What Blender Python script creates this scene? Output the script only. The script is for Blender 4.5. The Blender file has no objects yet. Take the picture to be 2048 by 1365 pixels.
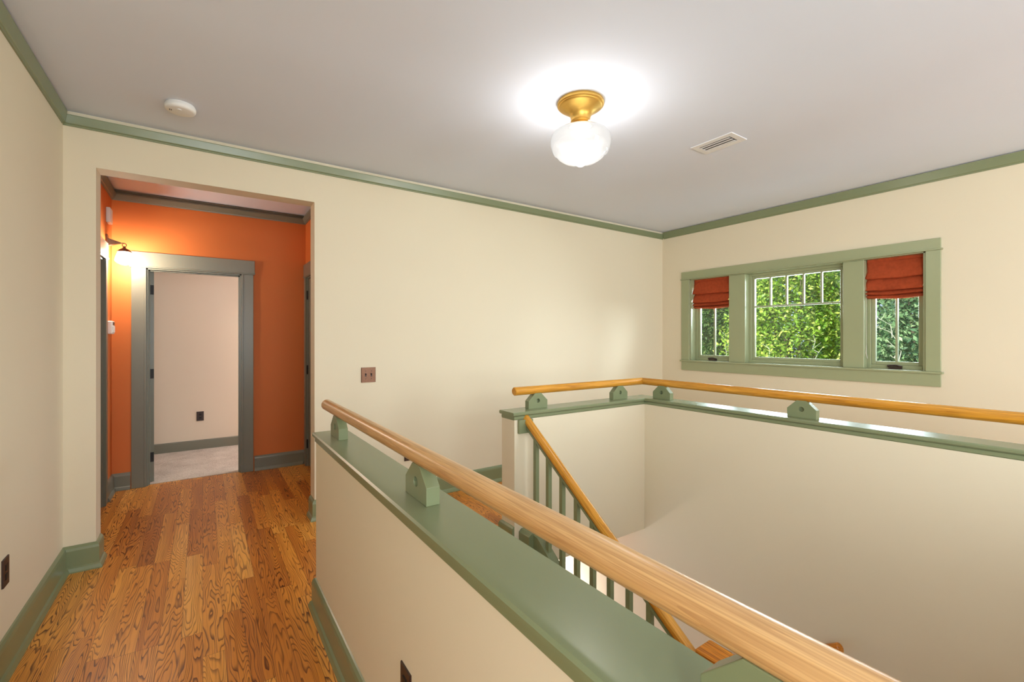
import bpy, math, random
import numpy as np
from mathutils import Vector, Matrix

S = bpy.context.scene
COL = S.collection
PI = math.pi
random.seed(7)

# ------------------------------------------------------------------ camera, sky, sun, daylight, added fill, exposure
CAM_H = 1.40
cd = bpy.data.cameras.new('camera'); cam = bpy.data.objects.new('camera', cd); COL.objects.link(cam)
cam.location = (0, 0, CAM_H); cam.rotation_euler = (PI/2, 0, math.radians(-34.35))
cd.sensor_width = 36.0; cd.lens = 36.0*905/2048; cd.shift_y = -7/2048; cd.clip_start = .02; cd.clip_end = 200
S.camera = cam
S.view_settings.view_transform = 'Standard'; S.view_settings.look = 'None'
S.view_settings.exposure = 0.52; S.view_settings.gamma = 1.0; S.view_settings.use_curve_mapping = False
S.cycles.use_denoising = True
S.cycles.max_bounces = 10; S.cycles.diffuse_bounces = 6; S.cycles.glossy_bounces = 4; S.cycles.transparent_max_bounces = 12
S.cycles.sample_clamp_indirect = 4.0

w = bpy.data.worlds.new('sky'); S.world = w; w.use_nodes = True
bg = w.node_tree.nodes['Background']; bg.inputs[0].default_value = (.62, .78, 1.0, 1); bg.inputs[1].default_value = 1.1

def sun_light(name, strength, direction, color, angle):
    d = bpy.data.lights.new(name, 'SUN'); d.energy = strength; d.color = color; d.angle = angle
    o = bpy.data.objects.new(name, d); COL.objects.link(o)
    o.rotation_euler = Vector(direction).to_track_quat('-Z', 'Y').to_euler(); o.location = (-4, 6, 9)
    return o
sun_light('sun', 7.0, (.66, -.22, -.72), (1, .95, .85), math.radians(1.0))

def area_light(name, loc, direction, sx, sz, power, color):
    d = bpy.data.lights.new(name, 'AREA'); d.shape = 'RECTANGLE'; d.size = sx; d.size_y = sz; d.energy = power; d.color = color
    o = bpy.data.objects.new(name, d); COL.objects.link(o); o.location = loc
    o.rotation_euler = Vector(direction).to_track_quat('-Z', 'Y').to_euler()
    return o
FILL_TINT = (.885, .965, 1.0)
area_light('fill_rear', (.3, -3.16, 1.55), (0, 1, 0), 1.4, 1.5, 56, FILL_TINT)       # unseen rear light added to fill the landing, behind the camera
area_light('fill_loft', (3.6, -3.16, 1.55), (0, 1, 0), 1.6, 1.5, 56, FILL_TINT)  # second unseen rear light, added for fill on the loft side
area_light('fill_side', (-.86, -1.9, 1.6), (1, 0, 0), 1.5, 1.4, 95, FILL_TINT)        # unseen side light added to brighten the stairwell and window walls
area_light('daylight_stair_window', (5.9, 2.23, 2.15), (-1, 0, -.28), 3.0, 1.1, 330, (.80, .91, 1.0))    # the window in the picture
area_light('fill_bedroom', (2.56, 6.1, 1.6), (-1, 0, 0), 1.1, 1.3, 40, (.88, .97, 1))  # unseen light added to brighten the bedroom

# ------------------------------------------------------------------ dimensions (metres; camera stands at 0,0)
XL, XR, YF, YB = -.684, 4.885, 3.715, -3.0       # landing: left, right, far, rear wall faces
ZC = 2.75                                        # ceiling
YH0, YH, XHR = 3.865, 5.455, .944                 # little hall: near, end, right wall faces
OX0, OX1, OZ = -.538, .707, 2.438                 # cased opening into the hall
BY0, BY1 = 5.565, 6.88                            # bedroom
ZG = -3.0                                         # lower floor
CAPZ = .905

# ------------------------------------------------------------------ helpers
def lin(c):
    return tuple(((v/255)/12.92 if v/255 <= .04045 else ((v/255+.055)/1.055)**2.4) for v in c)

class MB:
    def __init__(s): s.v = []; s.f = []
    def add(s, vs, fs):
        n = len(s.v); s.v += [tuple(p) for p in vs]; s.f += [tuple(i+n for i in f) for f in fs]; return s
    def box(s, x0, x1, y0, y1, z0, z1):
        if x0 > x1: x0, x1 = x1, x0
        if y0 > y1: y0, y1 = y1, y0
        if z0 > z1: z0, z1 = z1, z0
        return s.add([(x0,y0,z0),(x1,y0,z0),(x1,y1,z0),(x0,y1,z0),(x0,y0,z1),(x1,y0,z1),(x1,y1,z1),(x0,y1,z1)],
                     [(0,3,2,1),(4,5,6,7),(0,1,5,4),(1,2,6,5),(2,3,7,6),(3,0,4,7)])
    def prism(s, poly, a0, a1, fn):
        """poly of 2-D points extruded from a0 to a1; fn(p, q, a) -> xyz"""
        n = len(poly)
        vs = [fn(p, q, a0) for p, q in poly]+[fn(p, q, a1) for p, q in poly]
        fs = [tuple(range(n-1, -1, -1)), tuple(range(n, 2*n))]+[(i, (i+1) % n, n+(i+1) % n, n+i) for i in range(n)]
        return s.add(vs, fs)
    def lathe(s, prof, n=48, c=(0,0,0), M=None):
        """prof: (radius, height) about local z"""
        vs = []; fs = []; rows = []
        for r, h in prof:
            if r < 1e-6: rows.append([len(vs)]); vs.append((0,0,h))
            else:
                rows.append(list(range(len(vs), len(vs)+n)))
                vs += [(r*math.cos(2*PI*k/n), r*math.sin(2*PI*k/n), h) for k in range(n)]
        for a, b in zip(rows, rows[1:]):
            for k in range(n):
                k2 = (k+1) % n
                if len(a) == 1 and len(b) == 1: continue
                if len(a) == 1: fs.append((a[0], b[k2], b[k]))
                elif len(b) == 1: fs.append((a[k], a[k2], b[0]))
                else: fs.append((a[k], a[k2], b[k2], b[k]))
        vs = [Vector(p) for p in vs]
        if M is not None: vs = [M @ p for p in vs]
        c = Vector(c)
        return s.add([p+c for p in vs], fs)
    def tube(s, pts, r, n=12):
        pts = [Vector(p) for p in pts]; vs = []; fs = []
        for i, p in enumerate(pts):
            t = (pts[min(i+1, len(pts)-1)]-pts[max(i-1, 0)]).normalized()
            u = t.cross(Vector((0,0,1)) if abs(t.z) < .9 else Vector((1,0,0))).normalized(); q = t.cross(u)
            rr = r[i] if isinstance(r, (list, tuple)) else r
            vs += [p+u*(rr*math.cos(2*PI*k/n))+q*(rr*math.sin(2*PI*k/n)) for k in range(n)]
        for i in range(len(pts)-1):
            fs += [(i*n+k, i*n+(k+1) % n, (i+1)*n+(k+1) % n, (i+1)*n+k) for k in range(n)]
        fs.append(tuple(range(n-1, -1, -1))); fs.append(tuple(range((len(pts)-1)*n, len(pts)*n)))
        return s.add(vs, fs)
    def sweep(s, path, prof, closed=False, pre=None, post=None):
        """closed 2-D profile (offset to the left of travel, z) swept along a horizontal path with mitred corners"""
        P = [Vector(p) for p in path]; n = len(P); m = len(prof); vs = []
        for i, p in enumerate(P):
            a = (p-P[i-1]).normalized() if (i > 0 or closed) else None
            b = (P[(i+1) % n]-p).normalized() if (i < n-1 or closed) else None
            if a is None and pre is not None: a = (p-Vector(pre)).normalized()
            if b is None and post is not None: b = (Vector(post)-p).normalized()
            a = a or b; b = b or a
            na = Vector((-a.y, a.x)); nb = Vector((-b.y, b.x)); h = (na+nb); h = h/(h.dot(na))
            vs += [(p.x+h.x*o, p.y+h.y*o, z) for o, z in prof]
        fs = []
        for i in range(n if closed else n-1):
            j = (i+1) % n
            fs += [(i*m+k, i*m+(k+1) % m, j*m+(k+1) % m, j*m+k) for k in range(m)]
        if not closed:
            fs.append(tuple(range(m-1, -1, -1))); fs.append(tuple((n-1)*m+k for k in range(m)))
        return s.add(vs, fs)

def fix_normals(me):
    import bmesh
    b = bmesh.new(); b.from_mesh(me); bmesh.ops.recalc_face_normals(b, faces=b.faces); b.to_mesh(me); b.free()

def obj(name, mb, mat, parent=None, loc=None, rot=None, smooth=False, bevel=0, world=True):
    """one mesh object; with world=True vertices are in world space (parent an unrotated Empty)"""
    me = bpy.data.meshes.new(name); me.from_pydata([tuple(p) for p in mb.v], [], mb.f); me.update(); fix_normals(me)
    if mat: me.materials.append(mat)
    o = bpy.data.objects.new(name, me); COL.objects.link(o)
    if parent is not None:
        o.parent = parent
        if world: o.location = -(abs_loc(parent))
    if loc is not None: o.location = Vector(loc)-(abs_loc(parent) if (parent is not None and world) else Vector((0,0,0)))
    if rot is not None: o.rotation_euler = rot
    if smooth:
        for p in me.polygons: p.use_smooth = True
        try: me.set_sharp_from_angle(angle=math.radians(38))
        except Exception: pass
    if bevel:
        m = o.modifiers.new('bevel', 'BEVEL'); m.width = bevel; m.segments = 2; m.limit_method = 'ANGLE'; m.angle_limit = math.radians(35)
    return o

def abs_loc(o):
    v = Vector((0,0,0))
    while o is not None: v = v+o.location; o = o.parent
    return v

def thing(name, label, cat, loc, rotz=0, group=None):
    o = bpy.data.objects.new(name, None); o.empty_display_size = .05; COL.objects.link(o)
    o.location = loc; o.rotation_euler = (0, 0, rotz)
    o['label'] = label; o['category'] = cat
    if group: o['group'] = group
    return o
def tag(o, label, cat, group=None):
    o['label'] = label; o['category'] = cat
    if group: o['group'] = group
    return o
def struct(o, label=None, cat=None):
    o['kind'] = 'structure'
    if label: o['label'] = label
    if cat: o['category'] = cat
    return o
def empty_struct(name, label, cat, loc, rotz=0):
    o = thing(name, label, cat, loc, rotz); o['kind'] = 'structure'; return o
def twin(o, parent, loc):
    c = o.copy(); COL.objects.link(c); c.parent = parent; c.location = loc; return c

# ------------------------------------------------------------------ materials
def base(name):
    m = bpy.data.materials.new(name); m.use_nodes = True; nt = m.node_tree
    return m, nt, nt.nodes['Principled BSDF']
def N(nt, t, **kw):
    n = nt.nodes.new(t)
    for k, v in kw.items(): setattr(n, k, v)
    return n
def L(nt, a, b): nt.links.new(a, b)
def math_node(nt, op, a, b=None):
    n = N(nt, 'ShaderNodeMath', operation=op)
    for i, v in enumerate((a, b)):
        if v is None: continue
        if isinstance(v, (int, float)): n.inputs[i].default_value = v
        else: L(nt, v, n.inputs[i])
    return n.outputs[0]
def paint(name, rgb, rough=.6, bump=.02, bscale=260, var=.02, spec=.5):
    m, nt, p = base(name)
    p.inputs['Roughness'].default_value = rough; p.inputs['Specular IOR Level'].default_value = spec
    tc = N(nt, 'ShaderNodeTexCoord')
    no = N(nt, 'ShaderNodeTexNoise'); no.inputs['Scale'].default_value = 1.7; no.inputs['Detail'].default_value = 2; L(nt, tc.outputs['Object'], no.inputs['Vector'])
    hs = N(nt, 'ShaderNodeHueSaturation'); hs.inputs['Color'].default_value = (*lin(rgb), 1)
    L(nt, math_node(nt, 'ADD', math_node(nt, 'MULTIPLY', no.outputs[0], 2*var), 1-var), hs.inputs['Value']); L(nt, hs.outputs[0], p.inputs['Base Color'])
    if bump:
        n2 = N(nt, 'ShaderNodeTexNoise'); n2.inputs['Scale'].default_value = bscale; n2.inputs['Detail'].default_value = 3; L(nt, tc.outputs['Object'], n2.inputs['Vector'])
        b = N(nt, 'ShaderNodeBump'); b.inputs['Strength'].default_value = bump*4; b.inputs['Distance'].default_value = .002
        L(nt, n2.outputs[0], b.inputs['Height']); L(nt, b.outputs[0], p.inputs['Normal'])
    return m
def plain(name, rgb, rough=.5, metal=0, spec=.5):
    return_m, nt, p = base(name)
    p.inputs['Base Color'].default_value = (*lin(rgb), 1); p.inputs['Roughness'].default_value = rough
    p.inputs['Metallic'].default_value = metal; p.inputs['Specular IOR Level'].default_value = spec
    return return_m
def metal_mat(name, rgb, rough, metal=1.0, nscale=60, amt=.15):
    m, nt, p = base(name)
    tc = N(nt, 'ShaderNodeTexCoord'); no = N(nt, 'ShaderNodeTexNoise'); no.inputs['Scale'].default_value = nscale; no.inputs['Detail'].default_value = 3
    L(nt, tc.outputs['Object'], no.inputs['Vector'])
    hs = N(nt, 'ShaderNodeHueSaturation'); hs.inputs['Color'].default_value = (*lin(rgb), 1)
    L(nt, math_node(nt, 'ADD', math_node(nt, 'MULTIPLY', no.outputs[0], 2*amt), 1-amt), hs.inputs['Value']); L(nt, hs.outputs[0], p.inputs['Base Color'])
    p.inputs['Roughness'].default_value = rough; p.inputs['Metallic'].default_value = metal
    return m
def ramp(nt, fac, stops):
    r = N(nt, 'ShaderNodeValToRGB'); L(nt, fac, r.inputs[0]); e = r.color_ramp.elements
    while len(e) < len(stops): e.new(.5)
    for x, (pos, c) in zip(e, stops): x.position = pos; x.color = (*lin(c), 1)
    return r.outputs[0]
def grain(nt, x, y, z, fx, fy, lines, lo, hi, detail=2.0):
    """contour lines of a stretched noise: cathedral grain. returns (0 = dark line, 1 = clear), plus the raw noise"""
    cx = N(nt, 'ShaderNodeCombineXYZ'); L(nt, math_node(nt, 'MULTIPLY', x, fx), cx.inputs[0]); L(nt, math_node(nt, 'MULTIPLY', y, fy), cx.inputs[1])
    if isinstance(z, (int, float)): cx.inputs[2].default_value = z
    else: L(nt, z, cx.inputs[2])
    no = N(nt, 'ShaderNodeTexNoise'); no.inputs['Scale'].default_value = 1; no.inputs['Detail'].default_value = detail; no.inputs['Roughness'].default_value = .45
    L(nt, cx.outputs[0], no.inputs['Vector'])
    fr = math_node(nt, 'FRACT', math_node(nt, 'MULTIPLY', no.outputs[0], lines))
    mr = N(nt, 'ShaderNodeMapRange', interpolation_type='SMOOTHSTEP'); L(nt, fr, mr.inputs[0])
    mr.inputs[1].default_value = lo; mr.inputs[2].default_value = hi
    return mr.outputs[0], no.outputs[0]
def floor_wood():
    m, nt, p = base('oak_floor')
    tc = N(nt, 'ShaderNodeTexCoord'); sp = N(nt, 'ShaderNodeSeparateXYZ'); L(nt, tc.outputs['Object'], sp.inputs[0])
    X, Y = sp.outputs[0], sp.outputs[1]
    W, LEN = .083, .95
    xs = math_node(nt, 'DIVIDE', X, W); ix = math_node(nt, 'FLOOR', xs); fxr = math_node(nt, 'FRACT', xs)
    wn = N(nt, 'ShaderNodeTexWhiteNoise', noise_dimensions='1D'); L(nt, ix, wn.inputs['W'])
    ys = math_node(nt, 'DIVIDE', math_node(nt, 'ADD', Y, math_node(nt, 'MULTIPLY', wn.outputs['Value'], 7.3)), LEN)
    iy = math_node(nt, 'FLOOR', ys); fyr = math_node(nt, 'FRACT', ys)
    cb = N(nt, 'ShaderNodeCombineXYZ'); L(nt, ix, cb.inputs[0]); L(nt, iy, cb.inputs[1])
    w2 = N(nt, 'ShaderNodeTexWhiteNoise', noise_dimensions='2D'); L(nt, cb.outputs[0], w2.inputs['Vector'])
    rnd = w2.outputs['Value']
    sc = N(nt, 'ShaderNodeSeparateColor'); L(nt, w2.outputs['Color'], sc.inputs[0])
    z = math_node(nt, 'MULTIPLY', rnd, 91)
    g1, raw = grain(nt, X, Y, z, 7.5, .75, 44, .03, .45, 2.8)
    g2, raw2 = grain(nt, X, Y, z, 170, 3.5, 1.0, .25, .6, 2.0)
    tone = math_node(nt, 'ADD', math_node(nt, 'MULTIPLY', sc.outputs[1], .5), math_node(nt, 'MULTIPLY', raw, .56))
    col = ramp(nt, tone, [(.0, (132, 72, 24)), (.3, (192, 116, 42)), (.5, (218, 142, 54)), (.75, (234, 166, 74)), (1, (242, 188, 112))])
    strength = math_node(nt, 'ADD', .6, math_node(nt, 'MULTIPLY', sc.outputs[0], .4))
    mix = N(nt, 'ShaderNodeMix', data_type='RGBA', blend_type='MULTIPLY')
    L(nt, math_node(nt, 'MULTIPLY', math_node(nt, 'SUBTRACT', 1, g1), strength), mix.inputs[0]); L(nt, col, mix.inputs[6]); mix.inputs[7].default_value = (*lin((96, 52, 30)), 1)
    mix2 = N(nt, 'ShaderNodeMix', data_type='RGBA', blend_type='MULTIPLY')
    L(nt, math_node(nt, 'MULTIPLY', math_node(nt, 'SUBTRACT', 1, g2), .3), mix2.inputs[0]); L(nt, mix.outputs[2], mix2.inputs[6]); mix2.inputs[7].default_value = (*lin((140, 90, 60)), 1)
    edge = math_node(nt, 'MINIMUM', math_node(nt, 'MULTIPLY', math_node(nt, 'MINIMUM', fxr, math_node(nt, 'SUBTRACT', 1, fxr)), W),
                     math_node(nt, 'MULTIPLY', math_node(nt, 'MINIMUM', fyr, math_node(nt, 'SUBTRACT', 1, fyr)), LEN))
    gap = math_node(nt, 'LESS_THAN', edge, .0011)
    mix3 = N(nt, 'ShaderNodeMix', data_type='RGBA', blend_type='MULTIPLY')
    L(nt, math_node(nt, 'MULTIPLY', gap, .55), mix3.inputs[0]); L(nt, mix2.outputs[2], mix3.inputs[6]); mix3.inputs[7].default_value = (*lin((70, 40, 25)), 1)
    L(nt, mix3.outputs[2], p.inputs['Base Color'])
    p.inputs['Roughness'].default_value = .36; p.inputs['Specular IOR Level'].default_value = .42
    b = N(nt, 'ShaderNodeBump'); b.inputs['Strength'].default_value = .12; b.inputs['Distance'].default_value = .002
    L(nt, math_node(nt, 'SUBTRACT', g1, gap), b.inputs['Height']); L(nt, b.outputs[0], p.inputs['Normal'])
    return m
def rail_wood(name, stops, dark, amount=.35, rough=.3):
    """grain runs along the object's own y axis"""
    m, nt, p = base(name)
    tc = N(nt, 'ShaderNodeTexCoord'); sp = N(nt, 'ShaderNodeSeparateXYZ'); L(nt, tc.outputs['Object'], sp.inputs[0])
    r = math_node(nt, 'ADD', sp.outputs[0], math_node(nt, 'MULTIPLY', sp.outputs[2], .6))
    g1, raw = grain(nt, r, sp.outputs[1], math_node(nt, 'MULTIPLY', sp.outputs[2], 24), 40, .9, 8, .05, .6, 2)
    g2, raw2 = grain(nt, r, sp.outputs[1], math_node(nt, 'MULTIPLY', sp.outputs[2], 300), 330, 9, 1, .35, .6, 1.5)
    col = ramp(nt, raw, stops)
    mix = N(nt, 'ShaderNodeMix', data_type='RGBA', blend_type='MULTIPLY')
    L(nt, math_node(nt, 'MULTIPLY', math_node(nt, 'SUBTRACT', 1, g1), amount), mix.inputs[0]); L(nt, col, mix.inputs[6]); mix.inputs[7].default_value = (*lin(dark), 1)
    mix2 = N(nt, 'ShaderNodeMix', data_type='RGBA', blend_type='MULTIPLY')
    L(nt, math_node(nt, 'MULTIPLY', math_node(nt, 'SUBTRACT', 1, g2), amount), mix2.inputs[0]); L(nt, mix.outputs[2], mix2.inputs[6]); mix2.inputs[7].default_value = (*lin(dark), 1)
    L(nt, mix2.outputs[2], p.inputs['Base Color']); p.inputs['Roughness'].default_value = rough
    return m
def carpet():
    m, nt, p = base('carpet')
    tc = N(nt, 'ShaderNodeTexCoord'); no = N(nt, 'ShaderNodeTexNoise'); no.inputs['Scale'].default_value = 130; no.inputs['Detail'].default_value = 4; L(nt, tc.outputs['Object'], no.inputs['Vector'])
    n2 = N(nt, 'ShaderNodeTexNoise'); n2.inputs['Scale'].default_value = 5; L(nt, tc.outputs['Object'], n2.inputs['Vector'])
    col = ramp(nt, math_node(nt, 'ADD', math_node(nt, 'MULTIPLY', no.outputs[0], .7), math_node(nt, 'MULTIPLY', n2.outputs[0], .3)), [(.25, (150, 132, 118)), (.5, (196, 180, 166)), (.75, (226, 214, 202))])
    L(nt, col, p.inputs['Base Color']); p.inputs['Roughness'].default_value = 1; p.inputs['Specular IOR Level'].default_value = .1
    b = N(nt, 'ShaderNodeBump'); b.inputs['Strength'].default_value = .6; b.inputs['Distance'].default_value = .006; L(nt, no.outputs[0], b.inputs['Height']); L(nt, b.outputs[0], p.inputs['Normal'])
    return m
def fabric(name, rgb):
    m, nt, p = base(name)
    tc = N(nt, 'ShaderNodeTexCoord'); no = N(nt, 'ShaderNodeTexNoise'); no.inputs['Scale'].default_value = 40; no.inputs['Detail'].default_value = 4; L(nt, tc.outputs['Object'], no.inputs['Vector'])
    a = tuple(v*.93 for v in rgb); b_ = tuple(min(255, v*1.04) for v in rgb)
    L(nt, ramp(nt, no.outputs[0], [(.3, a), (.7, b_)]), p.inputs['Base Color']); p.inputs['Roughness'].default_value = .9
    p.inputs['Specular IOR Level'].default_value = .15
    n2 = N(nt, 'ShaderNodeTexNoise'); n2.inputs['Scale'].default_value = 500; L(nt, tc.outputs['Object'], n2.inputs['Vector'])
    b = N(nt, 'ShaderNodeBump'); b.inputs['Strength'].default_value = .3; b.inputs['Distance'].default_value = .001; L(nt, n2.outputs[0], b.inputs['Height']); L(nt, b.outputs[0], p.inputs['Normal'])
    return m
def glass_pane():
    m = bpy.data.materials.new('window_glass'); m.use_nodes = True; nt = m.node_tree; nt.nodes.clear()
    o = N(nt, 'ShaderNodeOutputMaterial'); t = N(nt, 'ShaderNodeBsdfTransparent'); t.inputs[0].default_value = (.96, .98, .97, 1)
    g = N(nt, 'ShaderNodeBsdfGlossy'); g.inputs['Roughness'].default_value = .02
    f = N(nt, 'ShaderNodeFresnel'); f.inputs[0].default_value = 1.45; mx = N(nt, 'ShaderNodeMixShader')
    L(nt, f.outputs[0], mx.inputs[0]); L(nt, t.outputs[0], mx.inputs[1]); L(nt, g.outputs[0], mx.inputs[2]); L(nt, mx.outputs[0], o.inputs[0])
    return m
def opal(name, color, strength):
    m, nt, p = base(name)
    p.inputs['Base Color'].default_value = (.85, .85, .84, 1); p.inputs['Roughness'].default_value = .12
    p.inputs['Emission Color'].default_value = (*color, 1); p.inputs['Emission Strength'].default_value = strength
    return m
def leaf_mat(name, stops):
    m = bpy.data.materials.new(name); m.use_nodes = True; nt = m.node_tree; p = nt.nodes['Principled BSDF']
    ge = N(nt, 'ShaderNodeNewGeometry'); col = ramp(nt, ge.outputs['Random Per Island'], stops)
    L(nt, col, p.inputs['Base Color']); p.inputs['Roughness'].default_value = .45; p.inputs['Specular IOR Level'].default_value = .35
    tr = N(nt, 'ShaderNodeBsdfTranslucent'); L(nt, col, tr.inputs[0]); mx = N(nt, 'ShaderNodeMixShader'); mx.inputs[0].default_value = .35
    L(nt, p.outputs[0], mx.inputs[1]); L(nt, tr.outputs[0], mx.inputs[2]); L(nt, mx.outputs[0], nt.nodes['Material Output'].inputs[0])
    return m

M_wall = paint('cream_wall_paint', (219, 208, 183), .75, .03, 330)
M_ceil = paint('ceiling_paint', (217, 225, 240), .85, .03, 240)
M_green = paint('sage_green_gloss_paint', (152, 158, 122), .3, .008, 90)
M_trim = paint('deep_sage_gloss_paint', (122, 131, 97), .27, .008, 90, spec=.6)
M_hallgreen = paint('grey_green_hall_paint', (119, 120, 106), .32, .008, 90)
M_orange = paint('orange_wall_paint', (206, 112, 46), .6, .03, 330)
M_bed = paint('pale_bedroom_paint', (226, 214, 194), .75, .03, 330)
M_floor = floor_wood()
M_rail = rail_wood('golden_oak_rail', [(.3, (202, 138, 40)), (.5, (212, 150, 50)), (.7, (222, 164, 68))], (150, 100, 60), .3, .27)
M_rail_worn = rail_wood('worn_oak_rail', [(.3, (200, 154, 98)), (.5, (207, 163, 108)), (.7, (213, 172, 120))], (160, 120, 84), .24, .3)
M_cap = rail_wood('orange_oak', [(.3, (206, 122, 26)), (.5, (222, 140, 34)), (.7, (230, 156, 52))], (120, 60, 20), .5, .3)
M_carpet = carpet()
M_blind = fabric('rust_fabric', (166, 72, 40))
M_glass = glass_pane()
M_brass = metal_mat('satin_brass', (214, 172, 88), .42, 1, 25, .1)
M_bronze = metal_mat('brown_bronze', (128, 92, 72), .42, .7, 90, .2)
M_dark = plain('dark_brown_plastic', (52, 34, 28), .4)
M_black = plain('black_metal', (24, 22, 21), .45, .3)
M_white = plain('white_plastic', (232, 232, 230), .45)
M_vent = plain('white_enamel', (228, 228, 230), .4)
M_void = plain('dark_duct', (120, 120, 122), .8)
M_cord = plain('pale_cord', (190, 186, 170), .8)
def opal_lit(name, trans, tint):
    """opal glass: part of the bulb's light passes straight through, the rest glows through the glass"""
    m = bpy.data.materials.new(name); m.use_nodes = True; nt = m.node_tree; nt.nodes.clear()
    o = N(nt, 'ShaderNodeOutputMaterial'); t = N(nt, 'ShaderNodeBsdfTransparent'); tl = N(nt, 'ShaderNodeBsdfTranslucent'); tl.inputs[0].default_value = (*tint, 1)
    mx = N(nt, 'ShaderNodeMixShader'); mx.inputs[0].default_value = 1-trans; L(nt, t.outputs[0], mx.inputs[1]); L(nt, tl.outputs[0], mx.inputs[2])
    df = N(nt, 'ShaderNodeBsdfDiffuse'); df.inputs[0].default_value = (.9, .9, .89, 1); em = N(nt, 'ShaderNodeEmission'); em.inputs[1].default_value = .26
    m2 = N(nt, 'ShaderNodeMixShader'); m2.inputs[0].default_value = .02; L(nt, mx.outputs[0], m2.inputs[1]); L(nt, df.outputs[0], m2.inputs[2])
    ad = N(nt, 'ShaderNodeAddShader'); L(nt, m2.outputs[0], ad.inputs[0]); L(nt, em.outputs[0], ad.inputs[1])
    g = N(nt, 'ShaderNodeBsdfGlossy'); g.inputs['Roughness'].default_value = .08; fr = N(nt, 'ShaderNodeFresnel'); fr.inputs[0].default_value = 1.4
    m3 = N(nt, 'ShaderNodeMixShader'); L(nt, fr.outputs[0], m3.inputs[0]); L(nt, ad.outputs[0], m3.inputs[1]); L(nt, g.outputs[0], m3.inputs[2]); L(nt, m3.outputs[0], o.inputs[0])
    return m
M_globe = opal_lit('opal_glass', .09, (.0055, .0055, .0055))
M_shade = opal('frosted_shade', (1, .93, .80), 5.0)  # glowing shade of the assumed lower lamp
M_shade2 = opal_lit('frosted_sconce_glass', .45, (.03, .028, .024))
M_bark = paint('bark', (110, 96, 80), .9, .1, 40)
M_twig = plain('pale_twig', (190, 190, 170), .9)

# ------------------------------------------------------------------ structure: floors, ceiling, walls
f = MB()
f.box(XL, .485, YB, YF, -.2, 0); f.box(.485, 1.69, 2.43, YF, -.2, 0); f.box(1.69, XR, 2.595, YF, -.2, 0)
f.box(3.13, XR, YB, 2.595, -.2, 0); f.box(.485, 3.13, YB, -.75, -.2, 0)
f.box(XL-.15, XL, 4.19, 5.0, -.2, 0); f.box(XHR, XHR+.12, 4.53, 5.335, -.2, 0)
f.box(OX0, OX1, YF, YH0, -.2, 0); f.box(XL, XHR, YH0, YH, -.2, 0); f.box(-.444, .336, YH, 5.495, -.2, 0)
struct(obj('floor', f, M_floor))
struct(obj('floor_carpet', MB().box(-1.6, 2.4, BY0, BY1, -.2, .004).box(-.444, .336, 5.495, BY0, -.2, .004), M_carpet))
struct(obj('floor_lower', MB().box(.63, 2.985, -.75, YF, ZG-.15, ZG), M_floor))
struct(obj('ceiling', MB().box(-3.0, 5.035, -3.15, 7.05, ZC, ZC+.2), M_ceil))  # overhang past the left wall added to keep sun out of the side opening

struct(obj('wall_left', MB().box(XL-.15, XL, -1.15, YF+.075, -.2, ZC).box(XL-.15, XL, YB-.15, -2.65, -.2, ZC).box(XL-.15, XL, -2.65, -1.15, -.2, .9).box(XL-.15, XL, -2.65, -1.15, 2.3, ZC), M_wall))  # side opening behind the camera, added for the side fill light
far = MB().box(XL, OX0, YF, YH0, -.2, ZC).box(OX0, OX1, YF, YH0, OZ, ZC).box(OX1, XR+.15, YF, YH0, -.2, ZC).box(.63, XR+.15, YF, YH0, ZG, -.2)
struct(obj('wall_far', far, M_wall))
# window wall with its opening
WY0, WY1, WZ0, WZ1 = 1.148, 3.317, 1.125, 2.11
rt = MB().box(XR, XR+.15, YB-.15, WY0, -.3, ZC).box(XR, XR+.15, WY1, YF, -.3, ZC).box(XR, XR+.15, WY0, WY1, -.3, WZ0-.012).box(XR, XR+.15, WY0, WY1, WZ1, ZC)
struct(obj('wall_right', rt, M_wall))
# rear wall with two openings added for the rear fill lights (behind the camera)
rw = MB(); y0, y1 = YB-.15, YB
for a, b in ((XL, -.4), (1.0, 2.8), (4.4, XR)): rw.box(a, b, y0, y1, -.2, ZC)
for a, b in ((-.4, 1.0), (2.8, 4.4)): rw.box(a, b, y0, y1, -.2, .8); rw.box(a, b, y0, y1, 2.3, ZC)
struct(obj('wall_rear', rw, M_wall))
# hall walls
hl = MB().box(XL-.15, XL, YF+.075, 4.19, -.2, ZC).box(XL-.15, XL, 5.0, BY0, -.2, ZC).box(XL-.15, XL, 4.19, 5.0, 2.06, ZC)
struct(obj('wall_hall_left', hl, M_orange))
hr = MB().box(XHR, XHR+.12, YH0, 4.53, -.2, ZC).box(XHR, XHR+.12, 5.335, YH, -.2, ZC).box(XHR, XHR+.12, 4.53, 5.335, 2.06, ZC)
struct(obj('wall_hall_right', hr, M_orange))
he = MB().box(XL, -.444, YH, BY0, -.2, ZC).box(.336, 1.9, YH, BY0, -.2, ZC).box(-.444, .336, YH, BY0, 2.06, ZC)
struct(obj('wall_hall_end', he, M_orange))
struct(obj('wall_bedroom_far', MB().box(-1.75, 2.55, BY1, BY1+.12, -.2, ZC), M_bed))
struct(obj('wall_bedroom_left', MB().box(-1.75, -1.6, BY0-.1, BY1, -.2, ZC), M_bed))
struct(obj('wall_bedroom_near', MB().box(-1.6, XL-.15, BY0-.1, BY0, -.2, ZC).box(1.9, 2.55, BY0-.1, BY0, -.2, ZC), M_bed))
br = MB().box(2.4, 2.55, BY0, BY1, -.2, .9).box(2.4, 2.55, BY0, BY1, 2.3, ZC).box(2.4, 2.55, BY0, 5.6, .9, 2.3).box(2.4, 2.55, 6.65, BY1, .9, 2.3)  # unseen opening added for the bedroom fill light
struct(obj('wall_bedroom_right', br, M_bed))

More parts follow.
